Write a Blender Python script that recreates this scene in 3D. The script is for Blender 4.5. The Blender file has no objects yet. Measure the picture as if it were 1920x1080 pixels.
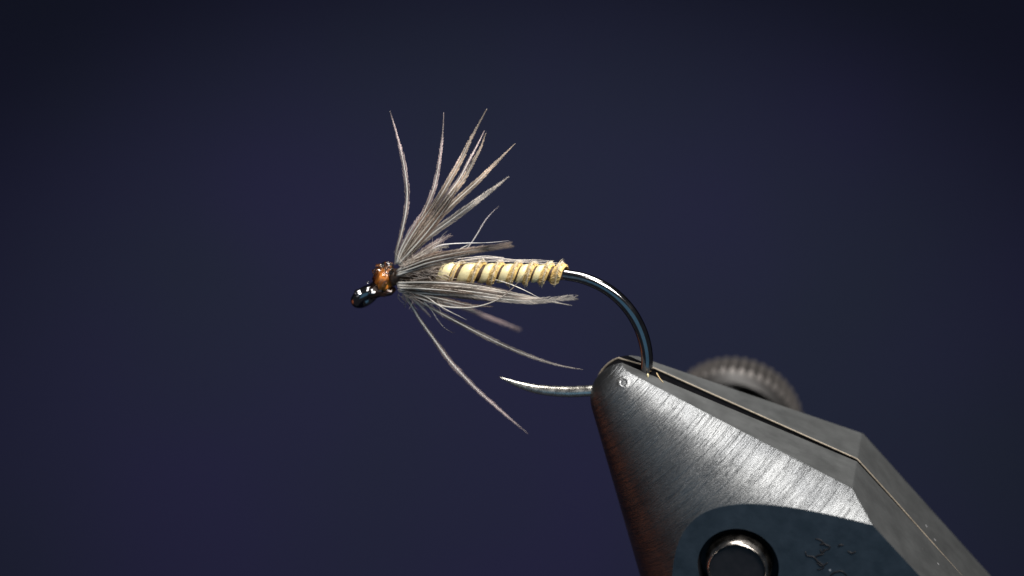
import bpy, bmesh, math, random
from mathutils import Vector, Matrix, noise
rnd = random.Random(7)
R_ = math.radians
scene = bpy.context.scene
col = scene.collection
scene.unit_settings.scale_length = 0.003          # one unit is about three millimetres

# ------------------------------------------------------------------ camera
CAM_D = 53.333
cam = bpy.data.cameras.new('camera')
cam.lens = 100.0; cam.sensor_width = 36.0; cam.clip_start = 0.5; cam.clip_end = 500
cam.dof.use_dof = True; cam.dof.focus_distance = CAM_D - 0.55; cam.dof.aperture_fstop = 0.062
cam.dof.aperture_blades = 9
camo = bpy.data.objects.new('camera', cam); col.objects.link(camo)
camo.location = (0, -CAM_D, 0); camo.rotation_euler = (math.pi / 2, 0, 0)
scene.camera = camo

# ------------------------------------------------------------------ world, lamps, exposure
world = bpy.data.worlds.new('World'); scene.world = world; world.use_nodes = True
bg = world.node_tree.nodes['Background']
bg.inputs[0].default_value = (0.40, 0.43, 0.52, 1); bg.inputs[1].default_value = 0.085

def lamp(name, loc, target, size, energy, color, kind='AREA', size_y=None):
    l = bpy.data.lights.new(name, kind); l.energy = energy; l.color = color
    o = bpy.data.objects.new(name, l); col.objects.link(o); o.location = loc
    d = Vector(target) - Vector(loc)
    o.rotation_euler = d.to_track_quat('-Z', 'Y').to_euler()
    if kind == 'AREA':
        l.shape = 'RECTANGLE'; l.size = size; l.size_y = size_y or size
    return o
lamp('key_softbox', (3.4, -2.5, 15), (0.6, 0, 0), 9.0, 4200, (1.0, 0.965, 0.92), size_y=7.5)
lamp('front_softbox', (12, -22, 17), (-1, 0, 0), 13.0, 14000, (1.0, 0.955, 0.90))
lamp('left_fill', (-24, -25, 3), (1, 0, -2), 22.0, 1250, (0.95, 0.98, 1.0))  # added fill lamp that lifts the dark left of the cone
lamp('blue_reflector', (5, -22, -14), (1, 0, -1), 27, 1500, (0.15, 0.40, 0.62))
lamp('warm_reflector', (-20, 9, -9), (1, 0, -3), 9, 190, (1.0, 0.28, 0.10))
bl = lamp('vignette_spot', (0, 5, 55), (0, 60, -6.0), 0, 138000, (1.0, 0.97, 0.95), kind='SPOT')  # added spot; its falloff stands in for a vignette
bl.data.spot_size = R_(44.5); bl.data.spot_blend = 1.0; bl.data.shadow_soft_size = 1.0
bl.scale = (1.0, 0.52, 1.0)

scene.view_settings.view_transform = 'Standard'; scene.view_settings.look = 'None'
scene.view_settings.exposure = 0.0; scene.view_settings.gamma = 1.0
scene.view_settings.use_curve_mapping = False
scene.cycles.use_denoising = True
scene.cycles.use_adaptive_sampling = False
scene.cycles.max_bounces = 10; scene.cycles.transparent_max_bounces = 24
scene.cycles.sample_clamp_indirect = 6.0

# ------------------------------------------------------------------ the frame of the vise (fitted to its cone, cheek and top faces)
TH, PS, AL, BETA, H = 0.3292, -0.1797, 0.7941, 0.4804, 1.954
A1, D1, A2, D2 = 0.359, -0.0595, 0.8118, 2.4916
APEX = Vector((1.1052, 0.0, -0.9111))
RV = Matrix.Rotation(TH, 3, 'X') @ Matrix.Rotation(PS, 3, 'Z')
RVT = RV.transposed()
N1 = Vector((math.sin(A1), 0, math.cos(A1))); N2 = Vector((math.sin(A2), 0, math.cos(A2)))
VM = Matrix.Translation(APEX) @ RV.to_4x4()
def V(u, v, y=0.0):
    """point of the vise's frame: where the line of sight through a photo position meets its plane y"""
    o = RVT @ (Vector((0, -CAM_D, 0)) - APEX)
    d = RVT @ Vector(((u - 960) / 100, CAM_D, (540 - v) / 100))
    return o + d * ((y - o.y) / d.y)
FLY = VM.copy()                                   # the fly shares the plane of the jaws that grip it

# ------------------------------------------------------------------ node helpers
def mat(name):
    m = bpy.data.materials.new(name); m.use_nodes = True
    return m, m.node_tree.nodes, m.node_tree.links, m.node_tree.nodes['Principled BSDF']
def node(nt, kind, **kw):
    n = nt.new(kind)
    for k, val in kw.items():
        if k.startswith('i_'): n.inputs[k[2:].replace('_', ' ')].default_value = val
        else: setattr(n, k, val)
    return n
def math_node(nt, lk, op, a, b=None):
    n = nt.new('ShaderNodeMath'); n.operation = op
    for i, x in enumerate((a, b)):
        if x is None: continue
        if isinstance(x, (int, float)): n.inputs[i].default_value = x
        else: lk.new(x, n.inputs[i])
    return n.outputs[0]
def ramp(nt, lk, fac, stops):
    n = nt.new('ShaderNodeValToRGB'); lk.new(fac, n.inputs[0])
    e = n.color_ramp.elements
    while len(e) < len(stops): e.new(0.5)
    for el, (p, c) in zip(e, stops):
        el.position = p; el.color = (c[0], c[1], c[2], 1) if not isinstance(c, (int, float)) else (c, c, c, 1)
    return n.outputs[0]

def steel_turned():
    """satin steel turned on a lathe: grooves run round the local Z axis"""
    m, nt, lk, b = mat('turned_steel')
    tc = nt.new('ShaderNodeTexCoord'); sx = nt.new('ShaderNodeSeparateXYZ'); lk.new(tc.outputs['Object'], sx.inputs[0])
    x, y, z = sx.outputs
    phi = math_node(nt, lk, 'ARCTAN2', x, math_node(nt, lk, 'MULTIPLY', y, -1.0))
    arc = math_node(nt, lk, 'MULTIPLY', phi, math_node(nt, lk, 'MULTIPLY', z, 0.52))
    def coords(ks, kp):
        c = nt.new('ShaderNodeCombineXYZ')
        lk.new(math_node(nt, lk, 'MULTIPLY', z, ks), c.inputs[0]); lk.new(math_node(nt, lk, 'MULTIPLY', arc, kp), c.inputs[1])
        return c.outputs[0]
    # crinkled grain drawn out round the cone
    grain = node(nt, 'ShaderNodeTexNoise', i_Scale=1.0, i_Detail=5.0, i_Roughness=0.62, i_Distortion=1.1); lk.new(coords(17, 2.6), grain.inputs['Vector'])
    fine = node(nt, 'ShaderNodeTexNoise', i_Scale=1.0, i_Detail=3.0, i_Roughness=0.6, i_Distortion=0.5); lk.new(coords(80, 5.0), fine.inputs['Vector'])
    # long tool scratches
    scr = node(nt, 'ShaderNodeTexNoise', i_Scale=1.0, i_Detail=2.0, i_Distortion=0.25); lk.new(coords(17, 0.35), scr.inputs['Vector'])
    scr_r = ramp(nt, lk, scr.outputs[0], [(0.0, 0.5), (0.36, 0.5), (0.40, 0.0), (0.44, 0.5), (0.62, 0.5), (0.66, 0.85), (0.70, 0.5)])
    pits = node(nt, 'ShaderNodeTexVoronoi', i_Scale=9.0); lk.new(tc.outputs['Object'], pits.inputs['Vector'])
    h = math_node(nt, lk, 'ADD', math_node(nt, lk, 'MULTIPLY', grain.outputs[0], 0.6), math_node(nt, lk, 'MULTIPLY', fine.outputs[0], 0.5))
    h = math_node(nt, lk, 'ADD', h, math_node(nt, lk, 'MULTIPLY', scr_r, 0.55))
    bp = node(nt, 'ShaderNodeBump', i_Strength=0.55, i_Distance=0.04); lk.new(h, bp.inputs['Height'])
    bev = node(nt, 'ShaderNodeBevel', samples=4, i_Radius=0.035); lk.new(bev.outputs[0], bp.inputs['Normal'])
    lk.new(bp.outputs[0], b.inputs['Normal'])
    patch = node(nt, 'ShaderNodeTexNoise', i_Scale=1.3, i_Detail=3.0); lk.new(tc.outputs['Object'], patch.inputs['Vector'])
    lk.new(ramp(nt, lk, patch.outputs[0], [(0.3, (0.13, 0.136, 0.143)), (0.7, (0.185, 0.192, 0.198))]), b.inputs['Base Color'])
    lk.new(ramp(nt, lk, grain.outputs[0], [(0.3, 0.37), (0.7, 0.47)]), b.inputs['Roughness'])
    b.inputs['Metallic'].default_value = 1.0
    return m
def plain(name, color, rough, metal=0.0, coat=0.0, bump=0.0, scale=8.0, var=0.25, bevel=0.0, rvar=0.08, spec=0.5, specks=None):
    m, nt, lk, b = mat(name)
    tc = nt.new('ShaderNodeTexCoord')
    n = node(nt, 'ShaderNodeTexNoise', i_Scale=scale, i_Detail=6.0, i_Roughness=0.6); lk.new(tc.outputs['Object'], n.inputs['Vector'])
    lo = [c * (1 - var) for c in color]; hi = [c * (1 + var) for c in color]
    c = ramp(nt, lk, n.outputs[0], [(0.3, lo), (0.7, hi)])
    if specks:
        vo = node(nt, 'ShaderNodeTexVoronoi', i_Scale=specks); lk.new(tc.outputs['Object'], vo.inputs['Vector'])
        f = ramp(nt, lk, vo.outputs['Distance'], [(0.05, 1.0), (0.08, 0.0)])
        sel = nt.new('ShaderNodeSeparateColor'); lk.new(vo.outputs['Color'], sel.inputs[0])
        f = math_node(nt, lk, 'MULTIPLY', f, math_node(nt, lk, 'GREATER_THAN', sel.outputs[0], 0.8))
        mx = nt.new('ShaderNodeMix'); mx.data_type = 'RGBA'; lk.new(f, mx.inputs[0]); lk.new(c, mx.inputs[6]); mx.inputs[7].default_value = (0.45, 0.45, 0.47, 1)
        c = mx.outputs[2]
    lk.new(c, b.inputs['Base Color'])
    lk.new(ramp(nt, lk, n.outputs[0], [(0.3, max(rough - rvar, 0)), (0.7, min(rough + rvar, 1))]), b.inputs['Roughness'])
    b.inputs['Metallic'].default_value = metal; b.inputs['Coat Weight'].default_value = coat; b.inputs['Coat Roughness'].default_value = 0.06
    b.inputs['Specular IOR Level'].default_value = spec
    last = None
    if bevel:
        bv = node(nt, 'ShaderNodeBevel', samples=4, i_Radius=bevel); last = bv.outputs[0]
    if bump:
        n2 = node(nt, 'ShaderNodeTexNoise', i_Scale=scale * 3, i_Detail=5.0); lk.new(tc.outputs['Object'], n2.inputs['Vector'])
        bp = node(nt, 'ShaderNodeBump', i_Strength=bump, i_Distance=0.03); lk.new(n2.outputs[0], bp.inputs['Height'])
        if last is not None: lk.new(last, bp.inputs['Normal'])
        last = bp.outputs[0]
    if last is not None: lk.new(last, b.inputs['Normal'])
    return m
def fibre_mat(name, trans=0.5, spec=0.35, rough=0.45, clear=0.0):
    """thin keratin: colour comes from the fibre's own 'tint', part of the light passes through"""
    m, nt, lk, b = mat(name)
    at = nt.new('ShaderNodeAttribute'); at.attribute_name = 'tint'
    lk.new(at.outputs['Color'], b.inputs['Base Color']); b.inputs['Roughness'].default_value = rough
    b.inputs['Specular IOR Level'].default_value = spec
    tr = nt.new('ShaderNodeBsdfTranslucent'); lk.new(at.outputs['Color'], tr.inputs[0])
    mx = nt.new('ShaderNodeMixShader'); mx.inputs[0].default_value = trans
    lk.new(b.outputs[0], mx.inputs[1]); lk.new(tr.outputs[0], mx.inputs[2])
    out = mx.outputs[0]
    if clear:
        tp = nt.new('ShaderNodeBsdfTransparent'); m2 = nt.new('ShaderNodeMixShader'); m2.inputs[0].default_value = clear
        lk.new(out, m2.inputs[1]); lk.new(tp.outputs[0], m2.inputs[2]); out = m2.outputs[0]
    lk.new(out, nt['Material Output'].inputs[0])
    return m
def varnish():
    m, nt, lk, b = mat('clear_varnish')
    gl = nt.new('ShaderNodeBsdfGlossy'); gl.inputs['Roughness'].default_value = 0.12
    tp = nt.new('ShaderNodeBsdfTransparent'); tp.inputs[0].default_value = (0.99, 0.98, 0.96, 1)
    fr = nt.new('ShaderNodeFresnel'); fr.inputs[0].default_value = 1.5
    tc = nt.new('ShaderNodeTexCoord')
    n = node(nt, 'ShaderNodeTexNoise', i_Scale=13.0, i_Detail=3.0); lk.new(tc.outputs['Object'], n.inputs['Vector'])
    bp = node(nt, 'ShaderNodeBump', i_Strength=0.18, i_Distance=0.05); lk.new(n.outputs[0], bp.inputs['Height'])
    lk.new(bp.outputs[0], gl.inputs['Normal']); lk.new(bp.outputs[0], fr.inputs['Normal'])
    mx = nt.new('ShaderNodeMixShader')
    lk.new(fr.outputs[0], mx.inputs[0]); lk.new(tp.outputs[0], mx.inputs[1]); lk.new(gl.outputs[0], mx.inputs[2])
    lk.new(mx.outputs[0], nt['Material Output'].inputs[0])
    return m

M = dict(
    turned=steel_turned(),
    blued=plain('blued_steel', (0.022, 0.033, 0.046), 0.55, metal=0.2, bump=0.14, scale=3.0, var=0.25, bevel=0.02, specks=2.6, spec=0.35),
    ground=plain('ground_grey_steel', (0.105, 0.11, 0.112), 0.5, metal=0.6, bump=0.03, scale=2.0, var=0.08, bevel=0.05, specks=2.2),
    dark=plain('shade_black_steel', (0.010, 0.010, 0.013), 0.6, metal=0.0, scale=6.0, spec=0.3),  # black pin face, also painted shade in the jaw gap and counterbore
    edge=plain('worn_edge_highlight', (0.24, 0.205, 0.16), 0.6, metal=0.3, bump=0.3, scale=9.0, var=0.3),  # tan colour carries the highlight on the far jaw's edge
    nub=plain('tool_mark_steel', (0.17, 0.175, 0.18), 0.4, metal=1.0, bump=0.45, scale=7.0, var=0.2),
    pin=plain('polished_pin_steel', (0.42, 0.39, 0.36), 0.26, metal=1.0, bump=0.16, scale=5.0, var=0.2),
    knob=plain('knurled_steel', (0.10, 0.092, 0.088), 0.5, metal=0.5, bump=0.2, scale=4.0, var=0.25),
    knobbody=plain('shaded_knob_steel', (0.022, 0.021, 0.021), 0.5, metal=0.4, scale=4.0),  # darker than the ridges: groove shade put into the colour
    knobface=plain('polished_knob_steel', (0.45, 0.45, 0.47), 0.25, metal=1.0, scale=3.0),
    nickel=plain('black_nickel', (0.22, 0.215, 0.22), 0.13, metal=1.0, bump=0.03, scale=5.0, var=0.15, rvar=0.04),
    bright=plain('bare_hook_wire', (0.72, 0.70, 0.64), 0.28, metal=1.0, bump=0.05, scale=9.0, var=0.2),
    head=plain('orange_head_thread', (0.88, 0.29, 0.035), 0.3, coat=0.8, bump=0.18, scale=7.0, var=0.2),
    darkvarnish=plain('dark_varnished_thread', (0.05, 0.022, 0.012), 0.18, metal=0.4, coat=1.0, bump=0.12, scale=6.0),
    quill=plain('cream_quill', (0.74, 0.65, 0.37), 0.30, coat=0.35, bump=0.12, scale=10.0, var=0.14, rvar=0.05),
    rib=plain('tan_biot', (0.66, 0.46, 0.17), 0.36, bump=0.3, scale=14.0, var=0.22),
    core=plain('dark_thread_core', (0.055, 0.030, 0.018), 0.5, bump=0.4, scale=12.0),
    fibre=fibre_mat('feather_barbule', clear=0.5), fin=fibre_mat('clear_biot_edge', 0.5, 0.5, 0.35, clear=0.35), shaft=fibre_mat('feather_shaft', 0.15, 0.5, 0.35), fluff=fibre_mat('dubbing_fur', 0.35),
    varnish=varnish(),
)
def backdrop_mat():
    m, nt, lk, b = mat('navy_paper')
    tc = nt.new('ShaderNodeTexCoord')
    n = node(nt, 'ShaderNodeTexNoise', i_Scale=0.06, i_Detail=2.0); lk.new(tc.outputs['Object'], n.inputs['Vector'])
    lk.new(ramp(nt, lk, n.outputs[0], [(0.35, (0.0243, 0.0312, 0.060)), (0.65, (0.0275, 0.0275, 0.0755))]), b.inputs['Base Color'])
    b.inputs['Roughness'].default_value = 0.95; b.inputs['Specular IOR Level'].default_value = 0.05
    return m
M['paper'] = backdrop_mat()

# ------------------------------------------------------------------ mesh helpers
def link(name, me, m, parent=None, mw=None):
    o = bpy.data.objects.new(name, me); col.objects.link(o)
    if m is not None and not me.materials: me.materials.append(m)
    if parent is not None: o.parent = parent
    if mw is not None: o.matrix_local = mw
    return o
def empty(name, mw):
    o = bpy.data.objects.new(name, None); col.objects.link(o); o.matrix_world = mw; o.empty_display_size = 0.2
    return o
def mesh(name, vs, fs, smooth=True, tint=None):
    me = bpy.data.meshes.new(name); me.from_pydata([tuple(v) for v in vs], [], fs); me.update()
    if smooth: me.polygons.foreach_set('use_smooth', [True] * len(me.polygons))
    if tint is not None:
        a = me.color_attributes.new('tint', 'FLOAT_COLOR', 'POINT')
        a.data.foreach_set('color', [c for t in tint for c in (t[0], t[1], t[2], 1.0)])
    return me
def spline(pts, n):
    """Catmull-Rom through the points, evenly spaced by length"""
    P = [Vector(p) for p in pts]; P = [P[0] * 2 - P[1]] + P + [P[-1] * 2 - P[-2]]
    dense = []
    for i in range(1, len(P) - 2):
        for k in range(14):
            t = k / 14; a, b, c, d = P[i - 1:i + 3]
            dense.append(0.5 * (2 * b + (c - a) * t + (2 * a - 5 * b + 4 * c - d) * t * t + (3 * b - a - 3 * c + d) * t ** 3))
    dense.append(P[-2].copy())
    L = [0.0]
    for a, b in zip(dense, dense[1:]): L.append(L[-1] + (b - a).length)
    out, j = [], 0
    for k in range(n):
        s = L[-1] * k / (n - 1)
        while j < len(L) - 2 and L[j + 1] < s: j += 1
        f = (s - L[j]) / max(L[j + 1] - L[j], 1e-9)
        out.append(dense[j].lerp(dense[j + 1], min(f, 1)))
    return out, L[-1]
def tangents(P):
    n = len(P)
    return [(P[min(i + 1, n - 1)] - P[max(i - 1, 0)]).normalized() for i in range(n)]
def tube_data(P, rad, seg=10, up=Vector((0, 1, 0)), flat=1.0, caps=True):
    vs, fs = [], []
    T = tangents(P); n = len(P)
    for i, (p, t) in enumerate(zip(P, T)):
        a = up - t * up.dot(t); a.normalize(); b = t.cross(a)
        r = rad(i / (n - 1)) if callable(rad) else rad
        for k in range(seg):
            w = 2 * math.pi * k / seg
            vs.append(p + a * (r * flat * math.cos(w)) + b * (r * math.sin(w)))
    for i in range(n - 1):
        for k in range(seg):
            k2 = (k + 1) % seg
            fs.append((i * seg + k, i * seg + k2, (i + 1) * seg + k2, (i + 1) * seg + k))
    if caps:
        fs.append(tuple(range(seg - 1, -1, -1))); fs.append(tuple(range((n - 1) * seg, n * seg)))
    return vs, fs
def tube(name, pts, rad, m, parent, n=40, seg=10, tint=None, **kw):
    P, _ = spline(pts, n)
    vs, fs = tube_data(P, rad, seg, **kw)
    tl = None if tint is None else [tint] * len(vs)
    return link(name, mesh(name, vs, fs, tint=tl), m, parent)
def lathe_data(prof, seg):
    """profile of (r, y) turned about the Y axis"""
    vs, fs = [], []
    n = len(prof)
    for r, y in prof:
        for k in range(seg):
            w = 2 * math.pi * k / seg
            vs.append(Vector((r * math.cos(w), y, r * math.sin(w))))
    for i in range(n - 1):
        for k in range(seg):
            k2 = (k + 1) % seg
            fs.append((i * seg + k, (i + 1) * seg + k, (i + 1) * seg + k2, i * seg + k2))
    if prof[0][0] > 1e-6: fs.append(tuple(range(seg)))
    if prof[-1][0] > 1e-6: fs.append(tuple(range(n * seg - 1, (n - 1) * seg - 1, -1)))
    return vs, fs
def finish(me, angle=30):
    bm = bmesh.new(); bm.from_mesh(me)
    bmesh.ops.remove_doubles(bm, verts=bm.verts, dist=1e-5)
    bmesh.ops.recalc_face_normals(bm, faces=bm.faces)
    for f in bm.faces: f.smooth = True
    for e in bm.edges:
        if len(e.link_faces) == 2 and e.calc_face_angle(0) > R_(angle): e.smooth = False
    bm.to_mesh(me); bm.free()
    return me

# ------------------------------------------------------------------ backdrop
bk = mesh('backdrop', [(-150, 60, -90), (150, 60, -90), (150, 60, 90), (-150, 60, 90)], [(0, 1, 2, 3)], smooth=False)
bko = link('backdrop', bk, M['paper'])
bko['kind'] = 'structure'; bko['label'] = 'plain dark navy studio backdrop behind the fly'; bko['category'] = 'backdrop'

# ------------------------------------------------------------------ vise
vise = empty('fly_tying_vise', VM)
vise['label'] = 'steel tying vise gripping the hook between two pointed jaws'; vise['category'] = 'vise'
ca, sa = math.cos(AL), math.sin(AL)
CONE = Matrix(((-sa, 0, ca, 0), (0, 1, 0, 0), (-ca, 0, -sa, 0), (0, 0, 0, 1)))     # cone axis along +Z, apex at the origin
CONE_I = CONE.inverted()
NOSE_R = 0.75
def cone_mesh():
    prof = []
    sc_ = NOSE_R / math.sin(BETA)
    for k in range(25):
        a = (math.pi / 2 - BETA) * k / 24
        prof.append((NOSE_R * math.sin(a), sc_ - NOSE_R * math.cos(a)))
    s0 = prof[-1][1]
    for k in range(1, 60):
        s = s0 + (12.5 - s0) * (k / 59) ** 1.25
        prof.append((s * math.tan(BETA), s))
    seg = 220
    vs, fs = [], []
    for i, (r, z) in enumerate(prof):
        for k in range(seg):
            w = 2 * math.pi * k / seg
            vs.append((r * math.cos(w), r * math.sin(w), z))
    for i in range(len(prof) - 1):
        for k in range(seg):
            k2 = (k + 1) % seg
            fs.append((i * seg + k, i * seg + k2, (i + 1) * seg + k2, (i + 1) * seg + k))
    fs.append(tuple(range((len(prof) - 1) * seg, len(prof) * seg)))
    return finish(mesh('cone', vs, fs))
def prism_mesh(y0, y1, shift0=None, shift1=None, inset=0.0):
    """plate between y0 and y1 whose upper outline follows the two ground top faces"""
    d1, d2 = D1 - inset, D2 - inset
    def inter():
        det = N1.x * N2.z - N2.x * N1.z
        return ((d1 * N2.z - d2 * N1.z) / det, (N1.x * d2 - N2.x * d1) / det)
    cx, cz = inter()
    x0 = -2.0; x1 = 12.0
    out = [(x0, (d1 - N1.x * x0) / N1.z), (cx, cz), (x1, (d2 - N2.x * x1) / N2.z), (x1, -14), (x0, -14)]
    vs = []
    for (x, z) in out: vs.append(Vector((x, y0 + (shift0(x) if shift0 else 0), z)))
    for (x, z) in out: vs.append(Vector((x, y1 + (shift1(x) if shift1 else 0), z)))
    n = len(out)
    fs = [tuple(range(n)), tuple(range(2 * n - 1, n - 1, -1))] + [(i, i + n, (i + 1) % n + n, (i + 1) % n) for i in range(n)]
    return finish(mesh('plate', [CONE_I @ v for v in vs], fs)), (cx, cz)
def boolean(a_me, ops):
    a = bpy.data.objects.new('tmp', a_me); col.objects.link(a); tmp = [a]
    for me, op in ops:
        b = bpy.data.objects.new('tmpb', me); col.objects.link(b); tmp.append(b)
        md = a.modifiers.new('b', 'BOOLEAN'); md.operation = op; md.object = b; md.solver = 'EXACT'
    dg = bpy.context.evaluated_depsgraph_get()
    res = bpy.data.meshes.new_from_object(a.evaluated_get(dg), depsgraph=dg)
    for o in tmp: bpy.data.objects.remove(o)
    return res
PIN = V(1384, 1062, -H)
def jaw(name, y0, y1, shift0, face_y, hole, turn=Matrix()):
    pr, corner = prism_mesh(y0, y1, shift0)
    ops = [(pr, 'INTERSECT')]
    if hole:
        vs, fs = lathe_data([(0.745, PIN.y - 0.6), (0.745, PIN.y + 0.42)], 96)
        ops.append((finish(mesh('h', [CONE_I @ (v + Vector((PIN.x, 0, PIN.z))) for v in vs], fs)), 'DIFFERENCE'))
    me = boolean(cone_mesh(), ops); me.name = name
    for m in ('turned', 'blued', 'ground', 'dark'): me.materials.append(M[m])
    for p in me.polygons:
        nrm = (CONE.to_3x3() @ p.normal); c = CONE @ p.center
        i = 0
        if abs(nrm.dot(N1)) > 0.9995 or abs(nrm.dot(N2)) > 0.9995: i = 2
        elif abs(nrm.y) > 0.995: i = 1 if abs(c.y - face_y) < 0.02 else 3  # inner gap face coloured dark for its shade
        if hole and (Vector((c.x, 0, c.z)) - Vector((PIN.x, 0, PIN.z))).length < 0.75 and c.y > face_y + 0.005: i = 3
        p.material_index = i
    finish(me, 22)
    return link(name, me, None, vise, turn @ CONE), corner
front, CORNER = jaw('front_jaw', -H, -0.07, None, -H, True)
# the far jaw sits a little high at its nose
_p = Vector((CORNER[0], 0, CORNER[1]))
TURN = Matrix.Translation(_p) @ Matrix.Rotation(0.014, 4, 'Y') @ Matrix.Translation(-_p)
rear, _ = jaw('rear_jaw', 0.0, 1.42, lambda x: 0.03 * (8.5 - x), 1.42, False, TURN)

front['label'] = 'near jaw with turned satin cone and blued flat cheek'
rear['label'] = 'far jaw mostly hidden behind the near jaw'

# worn lip: tan tube added as the highlight along the far jaw's gripping edge
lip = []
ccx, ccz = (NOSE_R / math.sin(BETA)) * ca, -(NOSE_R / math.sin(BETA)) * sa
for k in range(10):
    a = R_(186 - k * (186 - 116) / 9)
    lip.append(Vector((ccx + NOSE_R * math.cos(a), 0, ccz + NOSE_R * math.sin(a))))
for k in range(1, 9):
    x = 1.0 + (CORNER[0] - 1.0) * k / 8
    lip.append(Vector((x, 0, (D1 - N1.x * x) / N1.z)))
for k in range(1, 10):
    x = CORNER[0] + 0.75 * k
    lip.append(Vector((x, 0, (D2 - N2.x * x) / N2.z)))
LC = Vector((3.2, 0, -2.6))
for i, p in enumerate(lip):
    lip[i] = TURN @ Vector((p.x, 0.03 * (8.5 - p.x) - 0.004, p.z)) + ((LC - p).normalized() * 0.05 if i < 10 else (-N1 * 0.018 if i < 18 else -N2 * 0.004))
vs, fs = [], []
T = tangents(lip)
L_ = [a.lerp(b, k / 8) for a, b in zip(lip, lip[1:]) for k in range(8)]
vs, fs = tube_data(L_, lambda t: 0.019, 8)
link('edge_highlight', mesh('edge_highlight', vs, fs), M['edge'], vise)

# turned centre left on the nose
c = V(1166, 712, -0.66)
nrm = (c - Vector((ccx, 0, ccz))).normalized(); c = Vector((ccx, 0, ccz)) + nrm * (NOSE_R - 0.012)
vs, fs = lathe_data([(0.0, 0.010), (0.045, 0.012), (0.065, 0.030), (0.085, 0.032), (0.11, 0.020), (0.15, -0.006)], 32)
rot = Vector((0, 1, 0)).rotation_difference(nrm).to_matrix()
link('turning_centre', finish(mesh('turning_centre', [c + rot @ (Vector((v.x, v.y * 0.6, v.z)) * (1 + 0.06 * noise.noise(v * 9))) for v in vs], fs), 60), M['nub'], vise)

# pivot pin in its counterbore
pr = [(0.0, 0.14), (0.50, 0.14), (0.508, 0.195), (0.524, 0.21), (0.545, 0.19), (0.585, 0.02), (0.615, -0.15), (0.622, -0.19), (0.622, -0.40)]
vs, fs = lathe_data([(r, -y) for r, y in pr], 96)
def wob(v):
    k = noise.noise(Vector(v) * 9) * 0.007
    return PIN + v + Vector((v.x, 0, v.z)).normalized() * k if abs(v.x) + abs(v.z) > 0.3 else PIN + v
pin_me = finish(mesh('pivot_pin', [wob(v) for v in vs], fs), 40)
pin = link('pivot_pin', pin_me, M['pin'], vise)
vs, fs = lathe_data([(0.0, -0.146), (0.505, -0.146), (0.505, -0.12)], 64)
link('blackened_face', finish(mesh('blackened_face', [PIN + v for v in vs], fs), 40), M['dark'], pin)

# engraved strokes on the cheek
strokes = [
    [(1529, 1010), (1539, 1013), (1546, 1020), (1556, 1025), (1553, 1030), (1543, 1031)],
    [(1537, 1021), (1542, 1020), (1547, 1022)],
    [(1538, 1030), (1541, 1036), (1549, 1031)],
    [(1510, 1034), (1513, 1042), (1525, 1044), (1533, 1052), (1545, 1062), (1540, 1067), (1532, 1068)],
    [(1529, 1044), (1535, 1041), (1545, 1039)],
    [(1531, 1055), (1541, 1061), (1552, 1055)],
    [(1572, 1026), (1574, 1022), (1582, 1022)],
    [(1589, 1033), (1597, 1037), (1605, 1034)],
    [(1555, 1082), (1563, 1074), (1578, 1071), (1588, 1079)],
]
for s in strokes:
    tube('engraved_stroke', [V(u, v, -H + 0.002) for u, v in s], lambda t: 0.020 * (0.55 + 0.45 * math.sin(math.pi * t)), M['dark'], vise, n=16, seg=6)

# knurled clamping knob behind the jaws
K = V(1368, 821, 4.3)
knob = link('knurled_knob', None or mesh('knurled_knob', *[x for x in lathe_data(
    [(0.0, 0.62), (0.30, 0.60), (0.62, 0.56), (0.96, 0.44), (1.10, 0.14), (1.14, 0.04), (1.20, 0.0), (1.36, 0.14), (1.38, 0.22), (1.38, 0.95), (1.28, 1.05), (0.0, 1.05)], 96)]), M['knobbody'], vise, Matrix.Translation(K))
finish(knob.data, 35)
vs, fs = lathe_data([(0.0, -0.02), (0.55, 0.0), (0.72, 0.08), (0.80, 0.22), (0.82, 0.70)], 48)
link('hub', finish(mesh('hub', vs, fs), 35), M['knobface'], knob, Matrix.Translation((-0.28, -0.05, 0.36)))
vs, fs = lathe_data([(0.0, -3.2), (0.2, -3.2), (0.2, 0.1), (0.0, 0.1)], 32)
link('screw_shaft', finish(mesh('screw_shaft', vs, fs), 35), M['knobface'], knob)
rb = [(-0.075, 1.34, 0.12), (0.075, 1.34, 0.12), (0.04, 1.43, 0.25), (-0.04, 1.43, 0.25),
      (-0.075, 1.36, 0.96), (0.075, 1.36, 0.96), (0.04, 1.43, 0.88), (-0.04, 1.43, 0.88)]
rme = mesh('ridge', [(x, z, y) for x, y, z in rb], [(0, 1, 2, 3), (7, 6, 5, 4), (0, 4, 5, 1), (1, 5, 6, 2), (2, 6, 7, 3), (3, 7, 4, 0)], smooth=False)
rme.materials.append(M['knob'])
for k in range(46):
    link('ridge', rme, None, knob, Matrix.Rotation(2 * math.pi * k / 46, 4, 'Y'))

# ------------------------------------------------------------------ fishing fly
fly = empty('fishing_fly', FLY)
fly['label'] = 'tied trout fly with cream ribbed body, grey hackle and orange head'; fly['category'] = 'fishing fly'

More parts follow.
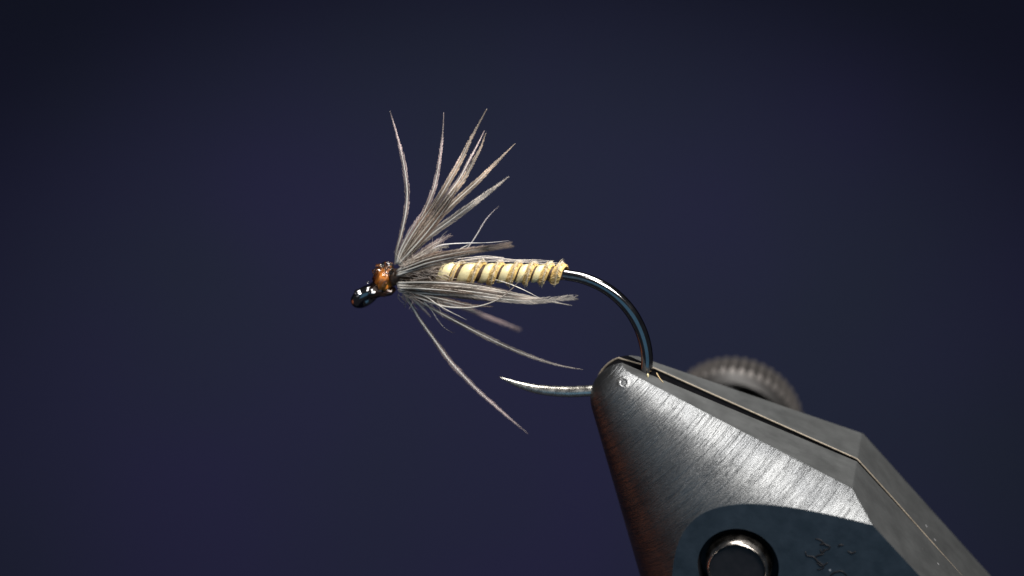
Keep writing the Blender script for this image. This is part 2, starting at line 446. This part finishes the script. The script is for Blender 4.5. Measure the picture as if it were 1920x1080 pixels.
# hook wire: shank, bend, clamped part, point
hp = [(700, 541), (712, 533), (728, 524), (745, 519), (770, 514), (810, 512), (900, 512), (1000, 512), (1040, 512.5), (1062, 515.5), (1094, 522), (1128, 536), (1158, 557), (1183, 585),
      (1201, 618), (1211, 652), (1213, 682), (1207, 706), (1190, 724), (1165, 732), (1135, 733.5), (1105, 733), (1070, 734.5), (1035, 733), (1000, 728.5), (970, 720), (950, 712.5), (936, 706.5)]
P, _n = spline([V(u, v, 0) for u, v in hp], 220)
def hook_r(t):
    r = 0.104
    if 0.42 < t < 0.75: r += 0.012 * math.sin(math.pi * (t - 0.42) / 0.33)
    if t > 0.84: r *= max(1 - ((t - 0.84) / 0.16) ** 2.5, 0.0) * 0.96 + 0.04
    return r
cut = 172
vs, fs = tube_data(P[:cut + 1], lambda t: hook_r(t * cut / 219), 20)
hook = link('hook', mesh('hook', vs, fs), M['nickel'], fly)
# the ground point
vs, fs = tube_data(P[cut:], lambda t: hook_r((cut + t * (219 - cut)) / 219), 16)
link('hook_point', mesh('hook_point', vs, fs), M['bright'], hook)
# eye: a bent ring, seen almost edge on
E0 = V(684, 556, 0)
e1 = (V(664, 573, 0) - E0).normalized(); e2 = Vector((-0.33, -0.86, 0.42)); e2 = (e2 - e1 * e2.dot(e1)).normalized()
ring = [E0 + e1 * (0.175 * math.cos(a)) + e2 * (0.150 * math.sin(a)) for a in [2 * math.pi * k / 40 for k in range(40)]]
vs, fs = [], []
for i, p in enumerate(ring):
    t = (ring[(i + 1) % 40] - ring[i - 1]).normalized(); a = e1.cross(e2); b = t.cross(a)
    for k in range(14):
        w = 2 * math.pi * k / 14; vs.append(p + a * (0.120 * math.cos(w)) + b * (0.120 * math.sin(w)))
for i in range(40):
    for k in range(14):
        fs.append((i * 14 + k, i * 14 + (k + 1) % 14, ((i + 1) % 40) * 14 + (k + 1) % 14, ((i + 1) % 40) * 14 + k))
link('hook_eye', mesh('hook_eye', vs, fs), M['nickel'], hook)

def blob(name, centre, axes, m, parent, lump=0.0, freq=6.0, seed=0.0, sub=4):
    bm = bmesh.new(); bmesh.ops.create_icosphere(bm, subdivisions=sub, radius=1.0)
    A = Matrix(axes).transposed()
    for v in bm.verts:
        k = 1 + lump * noise.noise(v.co * freq * 0.4 + Vector((seed, 0, 0))) + lump * 0.5 * noise.noise(v.co * freq + Vector((seed, 3, 0)))
        v.co = A @ (v.co * k) + centre
    for f in bm.faces: f.smooth = True
    me = bpy.data.meshes.new(name); bm.to_mesh(me); bm.free()
    return link(name, me, m, parent)
def px_axes(ax, ay, roll):
    """ellipsoid axes: half sizes in units, roll of the long axis in degrees from the shank"""
    c, s = math.cos(R_(roll)), math.sin(R_(roll))
    return [(ax * c, 0, ax * s), (0, (ax + ay) / 2, 0), (-ay * s, 0, ay * c)]
# neck of dark varnish that closes the eye
blob('neck', V(707, 542, 0), px_axes(0.23, 0.155, 40), M['darkvarnish'], fly, 0.14, 5, 2)
blob('eye_varnish', V(683, 556, 0), px_axes(0.15, 0.085, 40), M['darkvarnish'], fly, 0.08, 5, 5)
gz = Vector((0.25, -0.77, 0.60)); gz = (RVT @ gz).normalized()  # facing of nickel discs added to mirror the key softbox as glints
def add_glint(u, v, y, a, b, roll, seed):
    c = V(u, v, y); t1 = gz.cross(Vector((0, 1, 0))).normalized(); t2 = gz.cross(t1)
    cr, sr = math.cos(R_(roll)), math.sin(R_(roll)); d1 = t1 * cr + t2 * sr; d2 = t2 * cr - t1 * sr
    blob('glint_disc', c, [tuple(d1 * a), tuple(d2 * b), tuple(gz * 0.035)], M['nickel'], fly, 0.03, 3, seed)
add_glint(675, 548, -0.185, 0.115, 0.08, 40, 3.0)
add_glint(701, 545, -0.155, 0.12, 0.08, 50, 6.0)
head = blob('head', V(721, 525, 0), px_axes(0.175, 0.245, -14), M['head'], fly, 0.10, 6, 8)
blob('lower_wraps', V(723, 546, 0), px_axes(0.19, 0.10, 14), M['darkvarnish'], head, 0.12, 5, 4)
blob('varnish_coat', V(720, 522, 0), px_axes(0.205, 0.275, -14), M['varnish'], head, 0.20, 8, 1)
blob('varnish_drop', V(690, 529, -0.08), px_axes(0.035, 0.03, 0), M['varnish'], head, 0.1, 4, 3, 3)
for k, (u, v, y, rr) in enumerate([(713, 502, -0.08, 0.075), (727, 499, -0.08, 0.085), (730, 508, -0.16, 0.065), (705, 511, -0.06, 0.06), (735, 514, -0.12, 0.055)]):
    blob('varnish_drop', V(u, v, y), px_axes(rr * 1.3, rr, rnd.uniform(-40, 40)), M['varnish'], head, 0.25, 6, k, 3)
# dark collar behind the head
vs, fs = tube_data([V(u, 520 + (u - 738) * -0.25, 0) for u in (734, 740, 746, 752, 758)], lambda t: 0.165 - 0.03 * t, 20)
link('collar', mesh('collar', vs, fs), M['core'], fly)

# body: dark core, cream quill turns and fringed tan turns
def body_axis(u): return 511.5 + 0.006 * (u - 820)
def body_r(u): return 0.178 - 0.045 * max(0, min(1, (u - 830) / 230))
us = [752 + i * 8 for i in range(39)]
vs, fs = tube_data([V(u, body_axis(u), 0) for u in us], lambda t: body_r(752 + t * 304) - 0.012, 24)
link('body_core', mesh('body_core', vs, fs), M['core'], fly)
XS = [783, 822, 861, 904, 938, 972, 1001, 1033, 1057, 1082]
def x_turn(t):                                     # t counts turns; XS is where each turn starts on the near side
    i = max(0, min(len(XS) - 2, int(math.floor(t)))); return XS[i] + (XS[i + 1] - XS[i]) * (t - i)
def helix_pt(turn, frac, psi, r):
    u = x_turn(turn + frac + psi / (2 * math.pi))
    c = V(u, body_axis(u), 0)
    return c + Vector((0, -math.cos(psi), math.sin(psi))) * (body_r(u) + r)
def helix_band(name, turn, f0, f1, prof, m, parent, seg=72, rough=0.0, seed=0):
    vs, fs = [], []
    n = len(prof)
    for i in range(seg + 1):
        psi = -math.pi + 2 * math.pi * i / seg
        for fr, h in prof:
            hh = h + rough * noise.noise(Vector((psi * 5, fr * 6, seed)))
            jf = rough * 0.5 * noise.noise(Vector((psi * 4, fr * 3, seed + 9)))
            vs.append(helix_pt(turn, f0 + (f1 - f0) * fr + jf, psi, hh))
    for i in range(seg):
        for k in range(n - 1):
            fs.append((i * n + k, i * n + k + 1, (i + 1) * n + k + 1, (i + 1) * n + k))
    return link(name, mesh(name, vs, fs), m, parent)
def hairs_mesh(name, hairs, seg=4):
    """each hair: (points, radius, colour root, colour tip): thin three sided cones"""
    vs, fs, tint = [], [], []
    for pts, r, c0, c1 in hairs:
        T = tangents(pts); n = len(pts); base = len(vs)
        for i, (p, t) in enumerate(zip(pts, T)):
            a = t.cross(Vector((0.3, 0.9, 0.2))); a.normalize(); b = t.cross(a); f = i / (n - 1)
            rr = r * (1 - f * 0.85)
            for k in range(3):
                w = 2 * math.pi * k / 3; vs.append(p + a * (rr * math.cos(w)) + b * (rr * math.sin(w)))
                tint.append([c0[j] + (c1[j] - c0[j]) * f for j in range(3)])
        for i in range(n - 1):
            for k in range(3):
                k2 = (k + 1) % 3
                fs.append((base + i * 3 + k, base + i * 3 + k2, base + i * 3 + 3 + k2, base + i * 3 + 3 + k))
    return mesh(name, vs, fs, tint=tint)
for t in range(1, 8):
    wide = {1: 0.60, 2: 0.50, 3: 0.44, 4: 0.48, 5: 0.46, 6: 0.42, 7: 0.10}[t]
    if t < 7:
        helix_band('quill_turn', t, 0.02, wide, [(0, 0.0), (0.05, 0.020), (0.5, 0.030), (0.95, 0.020), (1, 0.0)], M['quill'], fly, rough=0.004, seed=t)
    f0, f1 = (wide - 0.03, 0.88 + rnd.uniform(-0.05, 0.05)) if t > 1 else (0.64, 0.86)
    rib = helix_band('biot_turn', t, f0, f1, [(0, 0.0), (0.12, 0.022), (0.42, 0.034), (0.6, 0.046), (0.9, 0.03), (1, 0.0)] if t > 1 else [(0, 0.0), (0.3, 0.02), (0.7, 0.02), (1, 0)], M['rib'], fly, rough=0.012, seed=t * 3)
    hairs = []
    for k in range(150 if t > 1 else 40):
        psi = rnd.uniform(-math.pi, math.pi); fr = f0 + (f1 - f0) * rnd.uniform(0.1, 0.95)
        top = 0.35 + 0.65 * max(0, abs(math.sin(psi))) 
        h0 = 0.03 + rnd.uniform(0, 0.02); p0 = helix_pt(t, fr, psi, h0)
        crest = 0.55 * f0 + 0.45 * f1
        p2 = helix_pt(t, crest + rnd.uniform(-0.02, 0.13) * 1.4, psi + rnd.uniform(0.1, 0.4), rnd.uniform(0.06, 0.165) * (0.75 + 0.45 * noise.noise(Vector((psi * 2.5, t * 7.0, 0)))) if rnd.random() < 0.75 else 0.06)
        p1 = p0.lerp(p2, 0.5) + Vector((0, 0, 0)) + (p0 - V(x_turn(t + fr + psi / (2 * math.pi)), body_axis(900), 0)).normalized() * 0.015
        s = rnd.uniform(0.75, 1.15)
        c0 = (0.80 * s, 0.62 * s, 0.28 * s); c1 = (0.86 * s, 0.80 * s, 0.64 * s)
        hairs.append(([p0, p1, p2], rnd.uniform(0.006, 0.010), c0, c1))
    # clear torn fin standing on the biot's crest
    fv, ff, ft = [], [], []
    for i in range(145):
        psi = -math.pi + 2 * math.pi * i / 144; cf = f0 + (f1 - f0) * 0.55
        hgt = (0.060 + 0.05 * noise.noise(Vector((psi * 3.1, t * 5.0, 1))) + 0.045 * noise.noise(Vector((psi * 17, t * 5.0, 4)))) * (1.0 if t > 1 else 0.5)
        fv += [helix_pt(t, cf - 0.05, psi, 0.02), helix_pt(t, cf + 0.03, psi, 0.035 + max(hgt, 0.005)), helix_pt(t, cf + 0.09, psi, 0.03)]
        ft += [(0.80, 0.68, 0.40), (0.90, 0.86, 0.76), (0.80, 0.66, 0.36)]
    for i in range(144):
        for k in range(2): ff.append((i * 3 + k, i * 3 + k + 1, i * 3 + 4 + k, i * 3 + 3 + k))
    link('fin', mesh('fin', fv, ff, tint=ft), M['fin'], rib)
    fo = link('fringe', hairs_mesh('fringe', hairs), M['fluff'], rib); fo['kind'] = 'stuff'

# thin pale strands lying along the back of the body
strands = [
    [(838, 489), (870, 484), (900, 482), (935, 484), (975, 488), (1010, 490), (1052, 494)],
    [(850, 494), (875, 487), (905, 484), (940, 487), (990, 491), (1048, 497)],
    [(845, 497), (880, 492), (915, 490), (960, 491), (1005, 494), (1035, 496)],
    [(835, 500), (862, 491), (890, 488), (925, 488), (955, 490)],
    [(858, 491), (890, 486), (930, 483), (960, 487), (1000, 487), (1030, 489)],
    [(840, 486), (880, 483), (910, 480), (945, 483)],
]
for k, s in enumerate(strands):
    tube('loose_strand', [V(u, v, rnd.uniform(-0.10, 0.0) + 0.02 * k) for u, v in s], lambda t: 0.009 * (1 - 0.6 * t), M['shaft'], fly, n=40, seg=5, tint=(0.72, 0.66, 0.62))

# thorax fur
hairs = []
for k in range(520):
    u = rnd.uniform(748, 832); psi = rnd.uniform(-math.pi, math.pi)
    c0 = V(u, body_axis(u), 0); rdir = Vector((0, -math.cos(psi), math.sin(psi)))
    p = c0 + rdir * rnd.uniform(0.13, 0.19); ln = rnd.uniform(0.12, 0.40)
    d = (Vector((rnd.uniform(0.1, 1.0), 0, 0)) + rdir * rnd.uniform(0.1, 0.55) + Vector((rnd.gauss(0, .25), rnd.gauss(0, .25), rnd.gauss(0, .25)))).normalized()
    w = Vector((rnd.gauss(0, 1), rnd.gauss(0, 1), rnd.gauss(0, 1))).normalized()
    pts = [p + d * (ln * f) + w * (0.05 * ln * math.sin(f * rnd.uniform(4, 8))) - rdir * (0.35 * ln * f * f) for f in (0, .25, .5, .75, 1)]
    s = rnd.choice((0.35, 0.6, 0.9, 1.12)) * rnd.uniform(0.9, 1.0); cA = (0.50 * s, 0.41 * s, 0.34 * s); cB = (0.80 * s, 0.70 * s, 0.62 * s)
    hairs.append((pts, rnd.uniform(0.007, 0.013), cA, cB))
fur = link('thorax_fur', hairs_mesh('thorax_fur', hairs), M['fluff'], fly); fur['kind'] = 'stuff'

# hackle: each feather fibre is a shaft carrying fine barbules
SPOTS = [((826, 383), 20), ((905, 463), 13), ((812, 402), 12), ((770, 548), 18)]
def feather(pts, y0, y1, width, shaft=0.0185, roll=0.0, ragged=0.3, tone=(0.50, 0.45, 0.46), base=(0.52, 0.43, 0.36), shaft_c=(0.95, 0.91, 0.84), shape='leaf', bow=0.0, density=1.0):
    n = len(pts)
    Q = [V(u, v, y0 + (y1 - y0) * (i / (n - 1)) ** 1.3 + bow * math.sin(math.pi * i / (n - 1))) for i, (u, v) in enumerate(pts)]
    px = [Vector((u, v, 0)) for u, v in pts]
    N = max(24, int(sum((a - b).length for a, b in zip(Q, Q[1:])) / 0.05))
    P, L = spline(Q, N); PX, _n = spline(px, N); T = tangents(P)
    f = link('hackle_fibre', mesh('hackle_fibre', *tube_data(P, lambda t: shaft * (1 - 0.95 * t ** 1.5), 6)), M['shaft'], fly)
    a = f.data.color_attributes.new('tint', 'FLOAT_COLOR', 'POINT')
    dat = []
    def dark(q):
        d = 1.0
        for (su, sv), sr in SPOTS:
            d *= 1 - 0.72 * math.exp(-((q.x - su) ** 2 + (q.y - sv) ** 2) / (sr * sr))
        return d
    bar = rnd.uniform(0, 90)
    def mottle(t): return 0.78 + 0.55 * noise.noise(Vector((t * L * 2.2, bar, 0)))
    for i in range(N):
        t = i / (N - 1); k = dark(PX[i]) * (0.72 + 0.28 * min(1, t * 3))
        for _ in range(6): dat += [shaft_c[0] * k, shaft_c[1] * k, shaft_c[2] * k, 1]
    a.data.foreach_set('color', dat)
    if width <= 0: return f
    vs, fs, tint = [], [], []
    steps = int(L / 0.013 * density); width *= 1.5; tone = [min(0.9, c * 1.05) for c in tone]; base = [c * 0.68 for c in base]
    sd = rnd.uniform(0, 50)
    for side in (-1, 1):
        for s in range(steps):
            t = (s + rnd.random()) / steps
            if t < 0.03: continue
            x = t * (N - 1); i = min(int(x), N - 2); p = P[i].lerp(P[i + 1], x - i); tg = T[i]
            sv = tg.cross(Vector((math.sin(roll), -math.cos(roll), 0.0))); sv.normalize()
            nv = tg.cross(sv)
            if shape == 'leaf': w = min(1.0, 0.42 + 1.3 * t) * max(0.0, 1 - t * t) ** 0.9
            else: w = min(1.0, 0.5 + 1.2 * t) * (1 - 0.35 * t) * (1.0 if t < 0.8 or rnd.random() < 0.6 else 0.3)   # clipped end
            clump = 0.5 + 0.5 * noise.noise(Vector((t * L * 9, side * 3, sd)))
            w = width * w * (1 - ragged * clump) * rnd.uniform(0.75, 1.06) * 0.5
            ang = R_(rnd.uniform(10, 18) + 16 * ragged * rnd.random())
            ln = min(w / math.sin(ang), 0.42)
            tail = (1 - t) * L
            if shape == 'leaf': ln = min(ln, tail * 1.02 + 0.01)
            d = (tg * math.cos(ang) + sv * (side * math.sin(ang)) + nv * rnd.gauss(0, 0.05)).normalized()
            # follow the curve of the shaft on the way out
            j = min(int(x + ln / L * (N - 1)), N - 1)
            e = P[j].lerp(P[min(j + 1, N - 1)], 0.0) + sv * (side * ln * math.sin(ang)) + nv * rnd.gauss(0, 0.012)
            mid = p + d * (ln * 0.5) + sv * (side * ln * 0.05)
            q = dark(PX[i]); jt = rnd.uniform(0.85, 1.1) * q * min(1.1, mottle(t) * 1.12); g = min(1, t * 1.8)
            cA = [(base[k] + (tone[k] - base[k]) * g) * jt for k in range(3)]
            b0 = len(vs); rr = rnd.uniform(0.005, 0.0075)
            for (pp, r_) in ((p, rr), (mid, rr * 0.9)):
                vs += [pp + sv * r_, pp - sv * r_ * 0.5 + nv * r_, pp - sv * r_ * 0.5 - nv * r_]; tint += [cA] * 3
            vs.append(e); tint.append(cA)
            for k in range(3):
                k2 = (k + 1) % 3
                fs.append((b0 + k, b0 + k2, b0 + 3 + k2, b0 + 3 + k)); fs.append((b0 + 3 + k, b0 + 3 + k2, b0 + 6))
    o = link('barbules', mesh('barbules', vs, fs, tint=tint), M['fibre'], f); o['kind'] = 'stuff'
    return f
WARM = (0.88, 0.74, 0.63); COOL = (0.83, 0.71, 0.71); PALE = (0.86, 0.81, 0.76); BROWN = (0.52, 0.40, 0.33)
# rising fan
feather([(741, 496), (744, 470), (753, 435), (761, 395), (763, 355), (757, 308), (746, 260), (731, 208)], -0.05, -0.30, 0.125, roll=0.3, ragged=0.55, tone=COOL)
feather([(742, 494), (752, 470), (776, 434), (797, 394), (812, 358), (820, 325), (826, 285), (830, 248), (832, 211)], 0.0, 0.35, 0.10, roll=-0.2, tone=COOL)
feather([(744, 494), (762, 463), (792, 418), (822, 373), (845, 334), (864, 300), (879, 268), (895, 237), (913, 204)], -0.02, -0.1, 0.125, tone=WARM)
feather([(746, 494), (768, 465), (803, 421), (838, 376), (866, 340), (886, 306), (901, 277), (911, 249)], -0.08, -0.35, 0.13, tone=WARM, roll=0.4)
feather([(746, 493), (772, 458), (806, 412), (838, 368), (862, 334), (880, 300), (896, 270), (908, 245)], 0.1, 1.0, 0.10, tone=COOL)
feather([(745, 493), (765, 460), (797, 412), (826, 365), (842, 334), (857, 305), (873, 276)], 0.1, 0.6, 0.11, tone=COOL, roll=0.5)
feather([(748, 494), (768, 469), (798, 434), (832, 399), (862, 370), (892, 343), (918, 317), (943, 292), (966, 269)], -0.05, 0.1, 0.135, tone=WARM, roll=-0.3)
feather([(749, 496), (772, 473), (803, 444), (838, 418), (872, 393), (903, 370), (930, 350), (954, 331)], -0.12, -0.7, 0.135, tone=PALE, shaft=0.018, ragged=0.12)
feather([(744, 494), (756, 468), (777, 433), (800, 400), (822, 368), (836, 345)], -0.15, -0.35, 0.13, tone=BROWN, ragged=0.4)
feather([(747, 495), (770, 470), (800, 436), (826, 402), (846, 372), (858, 350)], -0.2, -0.45, 0.15, tone=BROWN, ragged=0.3)
feather([(743, 494), (750, 470), (765, 440), (780, 415), (795, 392)], -0.2, -0.4, 0.10, tone=COOL, ragged=0.6)
feather([(748, 497), (768, 478), (790, 458), (812, 440), (826, 424)], 0.15, 0.3, 0.10, tone=BROWN, ragged=0.5)
# short downy ones and stray hairs above the thorax
feather([(750, 498), (772, 485), (798, 468), (822, 453), (844, 441)], -0.1, 0.2, 0.12, tone=COOL, ragged=0.5, shape='cut')
feather([(752, 500), (775, 488), (800, 474), (820, 466), (838, 462)], -0.2, -0.1, 0.10, tone=PALE, ragged=0.6, shape='cut')
feather([(800, 486), (815, 470), (824, 452), (829, 442), (840, 432)], -0.05, 0.0, 0.0, shaft=0.007)
feather([(872, 470), (884, 455), (895, 438), (908, 416), (921, 400), (936, 386)], 0.3, 0.75, 0.022, shaft=0.011, ragged=0.1, shaft_c=(0.62, 0.60, 0.62))
feather([(780, 492), (800, 476), (818, 463), (838, 458), (870, 456), (915, 455), (955, 451)], -0.15, -0.2, 0.0, shaft=0.015, shaft_c=(0.86, 0.83, 0.84))
feather([(855, 472), (868, 464), (882, 457)], 0.1, 0.2, 0.0, shaft=0.008)
# broad mottled pair swept back over the body
feather([(744, 508), (768, 499), (800, 487), (842, 477), (882, 470), (918, 465), (956, 459)], -0.25, -1.35, 0.15, tone=(0.66, 0.56, 0.49), ragged=0.35, shape='cut')
feather([(745, 512), (770, 504), (802, 493), (838, 485), (868, 479), (905, 470)], -0.28, -1.1, 0.14, tone=(0.58, 0.48, 0.41), ragged=0.3)
feather([(744, 516), (768, 508), (795, 500), (822, 494), (856, 488)], -0.30, -0.6, 0.13, tone=(0.60, 0.52, 0.44), ragged=0.2, shaft=0.02)
feather([(746, 506), (772, 493), (800, 483), (830, 474), (858, 470)], -0.2, -0.5, 0.12, tone=BROWN, ragged=0.4)
# lower bundle along the belly
feather([(744, 532), (800, 535), (860, 538), (920, 545), (970, 553), (1016, 562), (1073, 573)], -0.28, -0.75, 0.10, tone=PALE, shaft=0.018, ragged=0.15)
feather([(745, 538), (800, 545), (870, 551), (930, 559), (985, 564), (1030, 562), (1076, 558)], -0.25, -0.95, 0.13, tone=PALE, ragged=0.2, shape='cut')
feather([(745, 535), (820, 540), (900, 549), (960, 558), (1022, 564)], -0.32, -0.7, 0.15, tone=(0.52, 0.45, 0.40), ragged=0.2)
feather([(746, 543), (800, 550), (870, 555), (925, 562), (975, 566)], -0.25, -0.5, 0.13, tone=(0.45, 0.37, 0.31), ragged=0.25)
feather([(746, 530), (800, 529), (860, 532), (915, 539), (960, 549), (1000, 558)], -0.30, -0.55, 0.10, tone=(0.44, 0.37, 0.33), ragged=0.2)
feather([(748, 540), (790, 541), (840, 545), (890, 551)], -0.36, -0.55, 0.13, tone=(0.36, 0.27, 0.21), ragged=0.3)
feather([(900, 520), (930, 525), (957, 533), (985, 545), (1016, 561)], -0.05, -0.5, 0.0, shaft=0.012)
feather([(748, 546), (785, 558), (828, 573), (868, 577), (902, 573), (932, 562), (957, 544), (975, 525), (989, 506)], -0.2, -0.75, 0.06, tone=BROWN, shaft=0.019, ragged=0.5, bow=-0.1)
feather([(752, 545), (790, 553), (835, 562), (880, 572), (925, 575)], -0.1, 0.2, 0.10, tone=BROWN, ragged=0.3)
# hanging fibres
feather([(758, 545), (800, 558), (845, 570), (880, 580), (905, 591), (938, 604), (973, 618)], 0.3, 2.6, 0.09, tone=COOL, shape='cut', ragged=0.1)
feather([(756, 548), (784, 563), (815, 581), (852, 601), (900, 626), (950, 650), (1000, 670), (1048, 685), (1093, 693)], -0.1, -0.25, 0.115, tone=(0.58, 0.53, 0.50), ragged=0.35, shaft=0.014)
feather([(765, 552), (790, 562), (808, 580), (820, 599), (834, 615), (851, 625)], -0.15, -0.2, 0.012, shaft=0.011)
feather([(762, 545), (798, 556), (822, 572), (847, 586), (876, 600)], -0.3, -0.5, 0.0, shaft=0.013)
feather([(756, 548), (771, 572), (789, 602), (814, 637), (841, 674), (871, 707), (901, 737), (931, 763), (960, 788), (990, 813)], -0.05, 0.05, 0.125, roll=0.35, ragged=0.5, tone=COOL)
feather([(757, 550), (775, 562), (795, 580), (808, 595)], -0.1, -0.15, 0.12, tone=COOL, ragged=0.6)
feather([(766, 556), (762, 565), (758, 577)], -0.1, -0.12, 0.02, shaft=0.007)
feather([(756, 547), (780, 557), (812, 566), (842, 573)], -0.2, -0.3, 0.12, tone=BROWN, ragged=0.5)

# loose down round the roots of the hackle
hairs = []
for (u0, v0, u1, v1, cnt, du, dv) in ((752, 500, 835, 462, 110, 0.75, 0.75), (750, 548, 850, 575, 80, 0.8, -0.6), (750, 508, 822, 500, 70, 0.8, 0.3), (750, 524, 835, 516, 60, 0.9, -0.1)):
    for k in range(cnt):
        f = rnd.random(); y = rnd.uniform(-0.35, 0.15)
        p = V(u0 + (u1 - u0) * f * 0.75 + rnd.gauss(0, 5), v0 + (v1 - v0) * f * 0.75 + rnd.gauss(0, 4), y)
        d = Vector((du + rnd.gauss(0, 0.35), rnd.gauss(0, 0.3), dv + rnd.gauss(0, 0.4))).normalized()
        w = d.cross(Vector((rnd.gauss(0, 1), rnd.gauss(0, 1), rnd.gauss(0, 1)))).normalized(); ln = rnd.uniform(0.12, 0.34); fq = rnd.uniform(3, 7)
        pts = [p + d * (ln * q) + w * (0.10 * ln * math.sin(q * fq)) for q in (0, .2, .4, .6, .8, 1)]
        sh = rnd.uniform(0.6, 1.05)
        hairs.append((pts, rnd.uniform(0.006, 0.010), (0.72 * sh, 0.62 * sh, 0.54 * sh), (0.88 * sh, 0.80 * sh, 0.76 * sh)))
dn = link('down', hairs_mesh('down', hairs), M['fluff'], fly); dn['kind'] = 'stuff'

# ------------------------------------------------------------------ crumbs on the near jaw's top face
def on_top(u, v):
    o = RVT @ (Vector((0, -CAM_D, 0)) - APEX); d = RVT @ Vector(((u - 960) / 100, CAM_D, (540 - v) / 100))
    return o + d * ((D1 - o.dot(N1)) / d.dot(N1))
pts = [on_top(1230, 702) + N1 * 0.03, on_top(1236, 710) + N1 * 0.015, on_top(1243, 718) + N1 * 0.012]
o = tube('loose_fibre', [VM @ p for p in pts], lambda t: 0.012 * (1 - 0.5 * t), M['shaft'], None, n=10, seg=5, tint=(0.62, 0.47, 0.26))
o['label'] = 'tiny tan fibre lying on the grey top face of the vise jaw'; o['category'] = 'fibre'
p = VM @ (on_top(1214, 706) + N1 * 0.02)
o = blob('wax_crumb', p, px_axes(0.022, 0.045, 10), M['quill'], None, 0.3, 6, 4, 2)
o['label'] = 'tiny pale crumb beside the hook on the vise jaw'; o['category'] = 'crumb'
